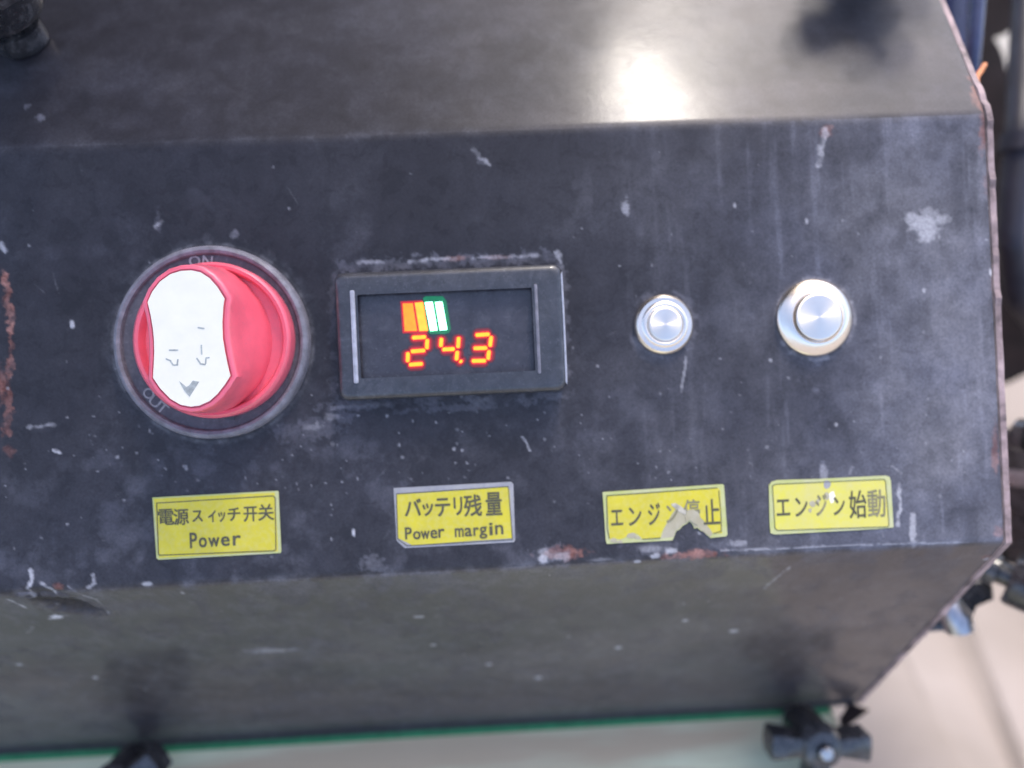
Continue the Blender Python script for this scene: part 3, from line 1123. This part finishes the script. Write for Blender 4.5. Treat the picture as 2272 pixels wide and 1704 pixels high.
# sticker 1
st = empty("sticker", pworld(*pan(480, 1165)), "yellow sticker reading Power, leftmost", parent=boxroot)
v, f = prism(poly_px([(338, 1104), (616, 1089), (618, 1092), (624, 1224), (622, 1227), (352, 1242), (347, 1238)], Z0), 0.00002, Z0)
mobj("paper", v, f, M_MARGIN, st, IDM)
v, f = prism(poly_px(c1_([(55, 120), (745, 84), (765, 420), (85, 458)]), Z0), Z0 - .0001, Z0 + .00004)
mobj("yellow_face", v, f, M_YEL, st, IDM)
line_frame(poly_px(c1_([(72, 145), (735, 103), (748, 115), (752, 408), (742, 416), (90, 442), (82, 436)]), Z0), .00022, Z0 + .00006, st)
put_glyphs(cg([("電", 82, 168, 180, 268), ("源", 170, 252, 178, 268), ("ス", 276, 332, 188, 250), ("イ", 366, 408, 188, 252), ("ッ", 424, 462, 196, 250), ("チ", 478, 548, 172, 244),
               ("开", 568, 644, 166, 248), ("关", 652, 738, 152, 242)], 2.572, 320, 1060), Z0 + .00007, IDM, "lettering", M_INK, st, rot=R(0), bold=.00012)
put_glyphs(cg([("P", 262, 300, 315, 400), ("o", 314, 356, 342, 396), ("w", 368, 428, 342, 392), ("e", 440, 486, 336, 388), ("r", 508, 550, 330, 384)], 2.572, 320, 1060),
           Z0 + .00007, IDM, "lettering", M_INK, st, bold=.00016)
# sticker 2
st = empty("sticker", pworld(*pan(1007, 1142)), "yellow sticker reading Power margin, with dusty film margin", parent=boxroot)
v, f = prism(poly_px([(873, 1083), (1134, 1069), (1139, 1074), (1143, 1198), (1140, 1203), (898, 1216), (880, 1200)], Z0), 0.00002, Z0)
mobj("paper", v, f, M_CLEAR, st, IDM)
v, f = prism(poly_px(c1_([(1442, 95), (1800, 72), (2070, 52), (2085, 70), (2098, 345), (1850, 362), (1530, 385), (1450, 345)]), Z0), Z0 - .0001, Z0 + .00004)
mobj("yellow_face", v, f, M_YEL, st, IDM)
line_frame(poly_px(c1_([(1440, 92), (2078, 50), (2102, 352), (1500, 388), (1447, 350)]), Z0), .00018, Z0 + .00006, st)
put_glyphs(cg([("バ", 1488, 1580, 122, 216), ("ッ", 1590, 1648, 148, 216), ("テ", 1662, 1744, 118, 218), ("リ", 1768, 1814, 112, 212), ("残", 1826, 1924, 98, 218), ("量", 1950, 2040, 84, 212)],
              2.572, 320, 1060), Z0 + .00007, IDM, "lettering", M_INK, st, bold=.00018)
put_glyphs(cg([("P", 1490, 1526, 284, 350), ("o", 1536, 1576, 306, 350), ("w", 1580, 1628, 304, 348), ("e", 1634, 1672, 298, 345), ("r", 1680, 1712, 292, 340), ("m", 1774, 1822, 288, 336),
               ("a", 1830, 1870, 286, 334), ("r", 1880, 1908, 284, 330), ("g", 1914, 1956, 280, 346), ("i", 1970, 1988, 258, 326), ("n", 2004, 2048, 270, 322)],
              2.572, 320, 1060), Z0 + .00007, IDM, "lettering", M_INK, st, bold=.00014)
# sticker 3, torn
S3 = (4.809, 1180, 1040)


def p3(L):
    return [(S3[1] + a_ / S3[0], S3[2] + b_ / S3[0]) for a_, b_ in L]


st = empty("sticker", pworld(*pan(1475, 1140)), "torn yellow engine stop sticker with a notch ripped from its lower edge", parent=boxroot)
edge_pts = [(755, 250), (2035, 165), (2050, 175), (2088, 705), (2070, 722), (1905, 738), (1860, 700), (1835, 672), (1800, 660), (1765, 630), (1735, 640), (1712, 590),
            (1680, 560), (1655, 585), (1610, 610), (1575, 650), (1540, 665), (1515, 735), (1500, 765), (1100, 785), (800, 803), (790, 770)]
v, f = prism(poly_px(p3(edge_pts), Z0), 0.00002, Z0)
mobj("paper", v, f, M_MARGIN, st, IDM)
yf = [(800, 285), (1985, 205), (2010, 225), (2030, 690), (1930, 690), (1900, 640), (1865, 600), (1840, 560), (1800, 520), (1770, 440), (1700, 470), (1620, 420), (1560, 400), (1500, 470), (1450, 560),
      (1400, 650), (1370, 735), (1180, 750), (1130, 700), (1060, 690), (1000, 735), (940, 755), (880, 740), (830, 755)]
v, f = prism(poly_px(p3(yf), Z0), Z0 - .0001, Z0 + .00004)
mobj("yellow_face", v, f, M_YEL, st, IDM)
v, f = prism(poly_px(p3([(1500, 480), (1560, 402), (1620, 425), (1700, 472), (1770, 445), (1800, 522), (1840, 562), (1898, 640), (1928, 692), (1905, 730), (1862, 696), (1800, 650), (1765, 622), (1735, 632),
                         (1712, 582), (1680, 552), (1652, 577), (1608, 602), (1572, 642), (1536, 660), (1512, 730), (1380, 742), (1404, 655), (1452, 565)]), Z0), Z0 - .00005, Z0 + .00002)
mobj("torn_paper", v, f, M_TORN, st, IDM)
v, f = prism(poly_px(p3([(1480, 375), (1530, 365), (1590, 400), (1650, 450), (1640, 490), (1560, 450), (1510, 410)]), Z0), Z0, Z0 + .00014)
mobj("torn_paper", v, f, M_CHIP, st, IDM)
for px_, py_, r_ in ((880, 765, 34), (1060, 715, 46), (940, 780, 26), (1130, 735, 30)):
    pts = [(px_ + r_ * random.uniform(.7, 1.4) * math.cos(a_ * .7), py_ + r_ * .7 * random.uniform(.7, 1.3) * math.sin(a_ * .7)) for a_ in range(9)]
    v, f = prism(poly_px(p3(pts), Z0), Z0 - .0001, Z0 + .00009)
    mobj("torn_paper", v, f, M_TORN, st, IDM)
seg = [poly_px(p3(L), Z0) for L in ([(828, 745), (805, 640)], [(805, 640), (800, 288)], [(800, 288), (1975, 203)], [(1995, 235), (2018, 500)], [(2018, 500), (2022, 665)], [(2022, 665), (1940, 690)], [(1180, 752), (1370, 738)])]
seg_strip([(*a_, *b_) for a_, b_ in seg], Z0 + .00006, IDM, "border_line", M_INK, st, .0002)
put_glyphs(cg([("エ", 845, 970, 440, 602), ("ン", 1035, 1168, 412, 604), ("ジ", 1243, 1368, 368, 598), ("止", 1832, 2004, 325, 592)], *S3), Z0 + .00007, IDM, "lettering", M_INK, st, bold=.00012)
put_glyphs(cg([("ン", 1435, 1560, 388, 572), ("停", 1618, 1792, 328, 548)], *S3), Z0 + .00007, IDM, "lettering", M_INK_FAINT, st, bold=.0001)
# ripped hole over the lower part of the fifth character
v, f = prism(poly_px(p3([(1660, 440), (1720, 430), (1775, 470), (1800, 525), (1770, 600), (1715, 570), (1680, 540), (1640, 575), (1640, 500)]), Z0), Z0, Z0 + .00018)
mobj("torn_paper", v, f, M_TORN, st, IDM)
# sticker 4
S4 = (5.53, 1640, 1020)


def p4(L):
    return [(S4[1] + a_ / S4[0], S4[2] + b_ / S4[0]) for a_, b_ in L]


st = empty("sticker", pworld(*pan(1843, 1120)), "pale scuffed engine start sticker, rightmost, with rounded corners", parent=boxroot)
v, f = prism(poly_px(p4([(365, 320), (400, 270), (470, 250), (1000, 235), (1800, 195), (1845, 210), (1862, 260), (1895, 830), (1700, 850), (440, 918), (385, 900), (375, 800)]), Z0), 0.00002, Z0)
mobj("paper", v, f, M_MARGIN, st, IDM)
v, f = prism(poly_px(p4([(412, 320), (450, 305), (1770, 245), (1790, 262), (1835, 800), (1820, 818), (470, 862), (445, 840)]), Z0), Z0 - .0001, Z0 + .00004)
mobj("yellow_face", v, f, M_YEL_PALE, st, IDM)
line_frame(poly_px(p4([(408, 318), (450, 300), (1775, 240), (1795, 262), (1838, 800), (1822, 822), (470, 866), (440, 842)]), Z0), .00016, Z0 + .00006, st)
put_glyphs(cg([("エ", 458, 622, 488, 684), ("ン", 688, 838, 465, 694), ("ン", 1158, 1295, 455, 676), ("始", 1350, 1562, 376, 716)], *S4), Z0 + .00007, IDM, "lettering", M_INK, st, bold=.00012)
put_glyphs(cg([("ジ", 938, 1076, 420, 686), ("動", 1575, 1795, 366, 706)], *S4), Z0 + .00007, IDM, "lettering", M_INK_FAINT, st, bold=.00012)
for k, (X_, Y_, rx, ry, mat) in enumerate(((1140, 450, 38, 70, M_WHITE), (1080, 300, 40, 60, M_CLEAR), (900, 540, 36, 40, M_TORN), (960, 510, 24, 26, M_TORN), (870, 620, 20, 26, M_TORN), (1075, 445, 28, 50, M_TORN))):
    pts = [(X_ + rx * random.uniform(.75, 1.3) * math.cos(a_ * .628), Y_ + ry * random.uniform(.75, 1.3) * math.sin(a_ * .628)) for a_ in range(10)]
    v, f = prism(poly_px(p4(pts), Z0), Z0, Z0 + .00007 + k * .00001)
    mobj("scuff", v, f, mat, st, IDM)

# ------------------------------------------------------------------ the deck the box stands on
UPZ = Vector((0, 0, 1))


def on_deck(px, py, h=0.0):
    return hit(px, py, Vector((0, 0, DECK_Z + h)), UPZ)


dk = empty("machine_deck", (0, FOOT.y, DECK_Z), "pale cream green deck plate under the black control box, with green edge strip", "deck plate")
e1, e2 = on_deck(1868, 1625), on_deck(1846, 1704)
outl = [(-.42, FOOT.y + .30), (e1.x, FOOT.y + .30), (e1.x, FOOT.y), (e1.x, e1.y), (e2.x, e2.y), (e2.x - .004, -.10), (-.42, -.10)]
v, f = prism(outl, DECK_Z - .012, DECK_Z, .001)
mobj("deck_sheet", v, f, M_DECK, dk)
v, f = box(-.40, e1.x - .002, FOOT.y - .0029, FOOT.y + .004, DECK_Z + .0003, DECK_Z + .0011)
mobj("green_strip", v, f, M_GREEN, dk)
v, f = box(-.38, e1.x - .02, -.05, FOOT.y + .25, .12, DECK_Z - .0125)
mobj("under_frame", v, f, M_FRAME, dk)
for sx in (-.34, .06):
    v, f = box(sx, sx + .05, .0, .3, .0, .1195)
    mobj("leg", v, f, M_FRAME, dk)

# ------------------------------------------------------------------ cross knobs


def cross_knob(M_, label, grp, s=1.0, rot=0.0, arms=(0, 1, 2, 3)):
    root = bpy.data.objects.new("clamp_knob", None)
    link(root, None, label, "clamp knob", grp)
    WM[root] = M_.copy()
    root.matrix_basis = M_
    v, f = lathe([(.0042 * s, 0), (.0042 * s, .003 * s), (.0030 * s, .0034 * s), (.0030 * s, .010 * s)], 20)
    mobj("stud", v, f, M_STEEL if s <= 1.1 else M_KNOB, root, M_, True)
    v, f = lathe([(.0066 * s, .006 * s), (.0072 * s, .0072 * s), (.0070 * s, .0175 * s), (.0078 * s, .0205 * s), (.0075 * s, .0245 * s), (.0062 * s, .0262 * s), (.0030 * s, .0268 * s), (.0026 * s, .0255 * s)], 32)
    mobj("hub", v, f, M_KNOB, root, M_, True)
    v, f = lathe([(.0024 * s, .0252 * s), (.0024 * s, .0285 * s), (.0018 * s, .0292 * s)], 16)
    mobj("bolt_tip", v, f, M_STEEL if s <= 1.1 else M_KNOB, root, M_, True)
    for k in arms:
        a_ = rot + k * math.pi / 2
        L = (.0172 if k % 2 == 0 else .0158) * s
        c_, s_ = math.cos(a_), math.sin(a_)
        o2 = [(.0050 * s, -.0034 * s), (.0090 * s, -.0036 * s), (L - .001 * s, -.0048 * s), (L, -.0042 * s), (L + .0004 * s, 0), (L, .0042 * s), (L - .001 * s, .0048 * s), (.0090 * s, .0036 * s), (.0050 * s, .0034 * s)]
        v, f = prism([(p[0] * c_ - p[1] * s_, p[0] * s_ + p[1] * c_) for p in o2], .0165 * s, .0252 * s, .0012 * s)
        mobj("arm", v, f, M_KNOB, root, M_, True)
    return root


def axis_frame(p, z, xhint):
    z = z.normalized()
    y = z.cross(xhint).normalized()
    x = y.cross(z)
    return Matrix(((x.x, y.x, z.x, p.x), (x.y, y.y, z.y, p.y), (x.z, y.z, z.z, p.z), (0, 0, 0, 1)))


GK = "cross shaped clamp knobs around the control box"
KAX = Vector((0, -.74, .67)).normalized()
for px, lab, ro in ((1742, "black cross knob clamping the box foot below the engine start sticker, lower right", -4), (268, "shiny black cross knob clamping the box foot below the red switch, lower left", 28)):
    p = hit(px, 1578, FOOT, Vector((0, 1, 0)))
    cross_knob(axis_frame(Vector((p.x, FOOT.y - .0042, DECK_Z + .0050)), KAX, X), lab, GK, 1.0, R(ro), (0, 2, 3))
for px, lab, ro in ((1930, "black cross knob mirrored as a dark blur in the top face, upper right", 20), (52, "black clamp knob standing on the top face at the upper left corner", 50)):
    p = hit(px, -75 if px > 500 else 92, C_TOP, TOP_N)
    cross_knob(axis_frame(p + TOP_N * .0006, TOP_N, X), lab, GK, 1.1 if px > 500 else 1.7, R(ro))
# on the right side, beyond the end plate
p = W(2262, 965, .262)
cross_knob(axis_frame(p, Vector((.35, -.75, .55)), UPZ), "blue grey clamp knob beyond the right end of the box, at mid height", GK, 1.35, R(15))
dh = empty("motor_housing", W(2330, 1110, .285), "rounded black motor housing beyond the right end of the box, below mid height", "motor housing")
MH = axis_frame(W(2318, 1250, .290), (W(2318, 900, .290) - W(2318, 1250, .290)), X)
v, f = lathe([(.010, 0), (.0165, .0008), (.0178, .003), (.0178, .018), (.0170, .0185), (.0170, .0205), (.0182, .021), (.0182, .046), (.0165, .0495), (.008, .051)], 48)
mobj("drum", v, f, M_KNOB, dh, MH, True)
v, f = lathe([(.0192, .0300), (.0196, .0306), (.0196, .0352), (.0192, .0358), (.0183, .0358), (.0183, .0300)], 48, True)
mobj("clamp_band", v, f, M_STEEL, dh, MH, True)
p = W(2185, 1255, .255)
cross_knob(axis_frame(p, Vector((.6, -.55, .1)), UPZ), "blurred clamp knob beyond the lower right corner of the box", GK, 1.25, R(40))

# black latch bracket sticking out under the lower right edge
lb = empty("latch_bracket", W(2120, 1350, .275), "black latch bracket poking out below the lower right edge of the box", "bracket")
pts = [(2020, 1405), (2110, 1300), (2200, 1290), (2205, 1330), (2168, 1345), (2150, 1385), (2118, 1402), (2085, 1400)]
dn = fw
v = [W(a_, b_, .262) for a_, b_ in pts] + [W(a_, b_, .262) + dn * .006 for a_, b_ in pts]
n_ = len(pts)
f = [tuple(range(n_))] + [tuple(range(n_, 2 * n_))[::-1]] + [(i, (i + 1) % n_, n_ + (i + 1) % n_, n_ + i) for i in range(n_)]
mobj("bracket_plate", v, f, M_KNOB, lb)
v, f = tube([W(2100, 1340, .258), W(2122, 1372, .256), W(2130, 1398, .256)], [.0045, .005, .0045], 14)
mobj("latch_pin", v, f, M_STEEL, lb, smooth=True)

# ------------------------------------------------------------------ machine parts beyond the right end


def plate_px(name, pts, d, thick, mat, parent, holes=()):
    cu = bpy.data.curves.new(name, 'CURVE')
    cu.dimensions = '2D'
    cu.fill_mode = 'BOTH'
    cu.extrude = thick / 2
    for L in [pts] + list(holes):
        sp_ = cu.splines.new('POLY')
        sp_.points.add(len(L) - 1)
        for k, (a_, b_) in enumerate(L):
            sp_.points[k].co = ((a_ - 1136) / F * d, -(b_ - 852) / F * d, 0, 1)
        sp_.use_cyclic_u = True
    ob = bpy.data.objects.new(name, cu)
    COL.objects.link(ob)
    dg = bpy.context.evaluated_depsgraph_get()
    m_ = bpy.data.meshes.new_from_object(ob.evaluated_get(dg))
    bpy.data.objects.remove(ob)
    bpy.data.curves.remove(cu)
    o_ = bpy.data.objects.new(name, m_)
    m_.materials.append(mat)
    link(o_, parent)
    Mw = Matrix(((rt.x, up.x, -fw.x, 0), (rt.y, up.y, -fw.y, 0), (rt.z, up.z, -fw.z, 0), (0, 0, 0, 1)))
    Mw.translation = CAM + fw * d
    WM[o_] = Mw
    o_.matrix_basis = WM[parent].inverted() @ Mw
    return o_


fr = empty("machine_support", W(2300, 800, .42), "dark brown machine frame plate behind the right end of the control box", "machine frame")
plate_px("frame_plate", [(1960, -420), (2700, -420), (2700, 760), (2500, 800), (2330, 800), (2230, 850), (2130, 870), (1960, 870)], .40, .006, M_FRAME, fr,
         [[(2199, 92), (2206, 78), (2230, 76), (2244, 48), (2254, 34), (2260, 60), (2252, 110), (2243, 160), (2236, 178), (2226, 160), (2218, 128), (2210, 108)]])
v, f = box(.20, .215, .42, .46, 0, .5)
mobj("frame_post", v, f, M_FRAME, fr)
hs = empty("hydraulic_hose", W(2270, 300, .29), "black rubber hose running down beyond the right end of the box", "hose")
path = []
ctrl = [(2290, -200, .33), (2276, 0, .32), (2268, 150, .31), (2262, 300, .30), (2250, 420, .30), (2242, 540, .30), (2262, 660, .31), (2330, 760, .33), (2450, 820, .36)]
for i in range(len(ctrl) - 1):
    for k in range(6):
        t = k / 6
        a_, b_ = Vector(ctrl[i]), Vector(ctrl[i + 1])
        c_ = a_.lerp(b_, t)
        path.append(W(c_.x, c_.y, c_.z))
v, f = tube(path, .0052, 16)
mobj("hose_tube", v, f, M_HOSE, hs, smooth=True)
v, f = tube([W(2262, 300, .300), W(2258, 340, .300)], .0068, 16)
mobj("hose_collar", v, f, M_HOSE, hs, smooth=True)
# blue black strap / guard with a lit edge by the top right corner
gd = empty("side_guard", W(2160, 60, .27), "narrow blue black guard strip with a shiny edge at the upper right corner", "guard strip")
path = [W(2176, -160, .262), W(2170, -40, .262), W(2163, 60, .262), W(2158, 130, .262), W(2156, 175, .264)]
v, f = tube(path, [.0028, .0028, .0027, .0025, .0020], 14)
mobj("guard_rod", v, f, M_BLUE, gd, smooth=True)
pts = [(2040, -160), (2166, -160), (2160, 60), (2150, 150), (2120, 120), (2060, 60)]
v = [W(a_, b_, .272) for a_, b_ in pts] + [W(a_, b_, .276) for a_, b_ in pts]
n_ = len(pts)
f = [tuple(range(n_))] + [tuple(range(n_, 2 * n_))[::-1]] + [(i, (i + 1) % n_, n_ + (i + 1) % n_, n_ + i) for i in range(n_)]
mobj("guard_plate", v, f, M_BLUE, gd)
# orange wire end at the top right corner
ow = mobj("wire", *tube([W(2185, 143, .222), W(2176, 158, .220), W(2166, 172, .218), W(2168, 200, .216), W(2176, 240, .212)], [.0007, .0008, .0008, .0008, .0006], 10), simple("orange_wire", (.60, .20, .06), .5),
          smooth=True, label="short orange wire at the upper right corner of the box", cat="wire")

# ------------------------------------------------------------------ cardboard on the ground, seen lower right
cb = empty("cardboard_sheet", (.5, .1, .003), "creased pale cardboard sheet on the ground at the lower right", "cardboard")


def on_ground(px, py, h=.0):
    return hit(px, py, Vector((0, 0, h)), UPZ)


folds = [((1905, 1300), (2120, 1704)), ((2085, 1240), (2260, 1704)), ((2270, 1200), (2420, 1704))]
cols_ = []
lo, hi = -.25, .62
xs_f = []
for (a_, b_) in folds:
    p_, q_ = on_ground(*a_), on_ground(*b_)
    xs_f.append((p_, q_))


def xline(k, y):
    if k == 0:
        return -.2
    if k == len(xs_f) + 1:
        return 1.5
    p_, q_ = xs_f[k - 1]
    return p_.x + (q_.x - p_.x) * (y - p_.y) / (q_.y - p_.y)


for k in range(len(xs_f) + 1):
    B = Bag()
    m_ = 14
    vs = []
    for i in range(m_ + 1):
        y = lo + (hi - lo) * i / m_
        xa, xb = xline(k, y) + .0002, xline(k + 1, y) - .0002
        for j in range(7):
            t = j / 6
            zz = .004 + .009 * abs(2 * t - 1) ** 6 * (1 if t > .5 else .4) + .0035 * math.sin(4 * t + i * .8 + k)
            vs.append((xa + (xb - xa) * t, y, zz))
    fs = [(i * 7 + j, i * 7 + j + 1, (i + 1) * 7 + j + 1, (i + 1) * 7 + j) for i in range(m_) for j in range(6)]
    mobj("cardboard_panel", vs, fs, M_CARD, cb, smooth=True)
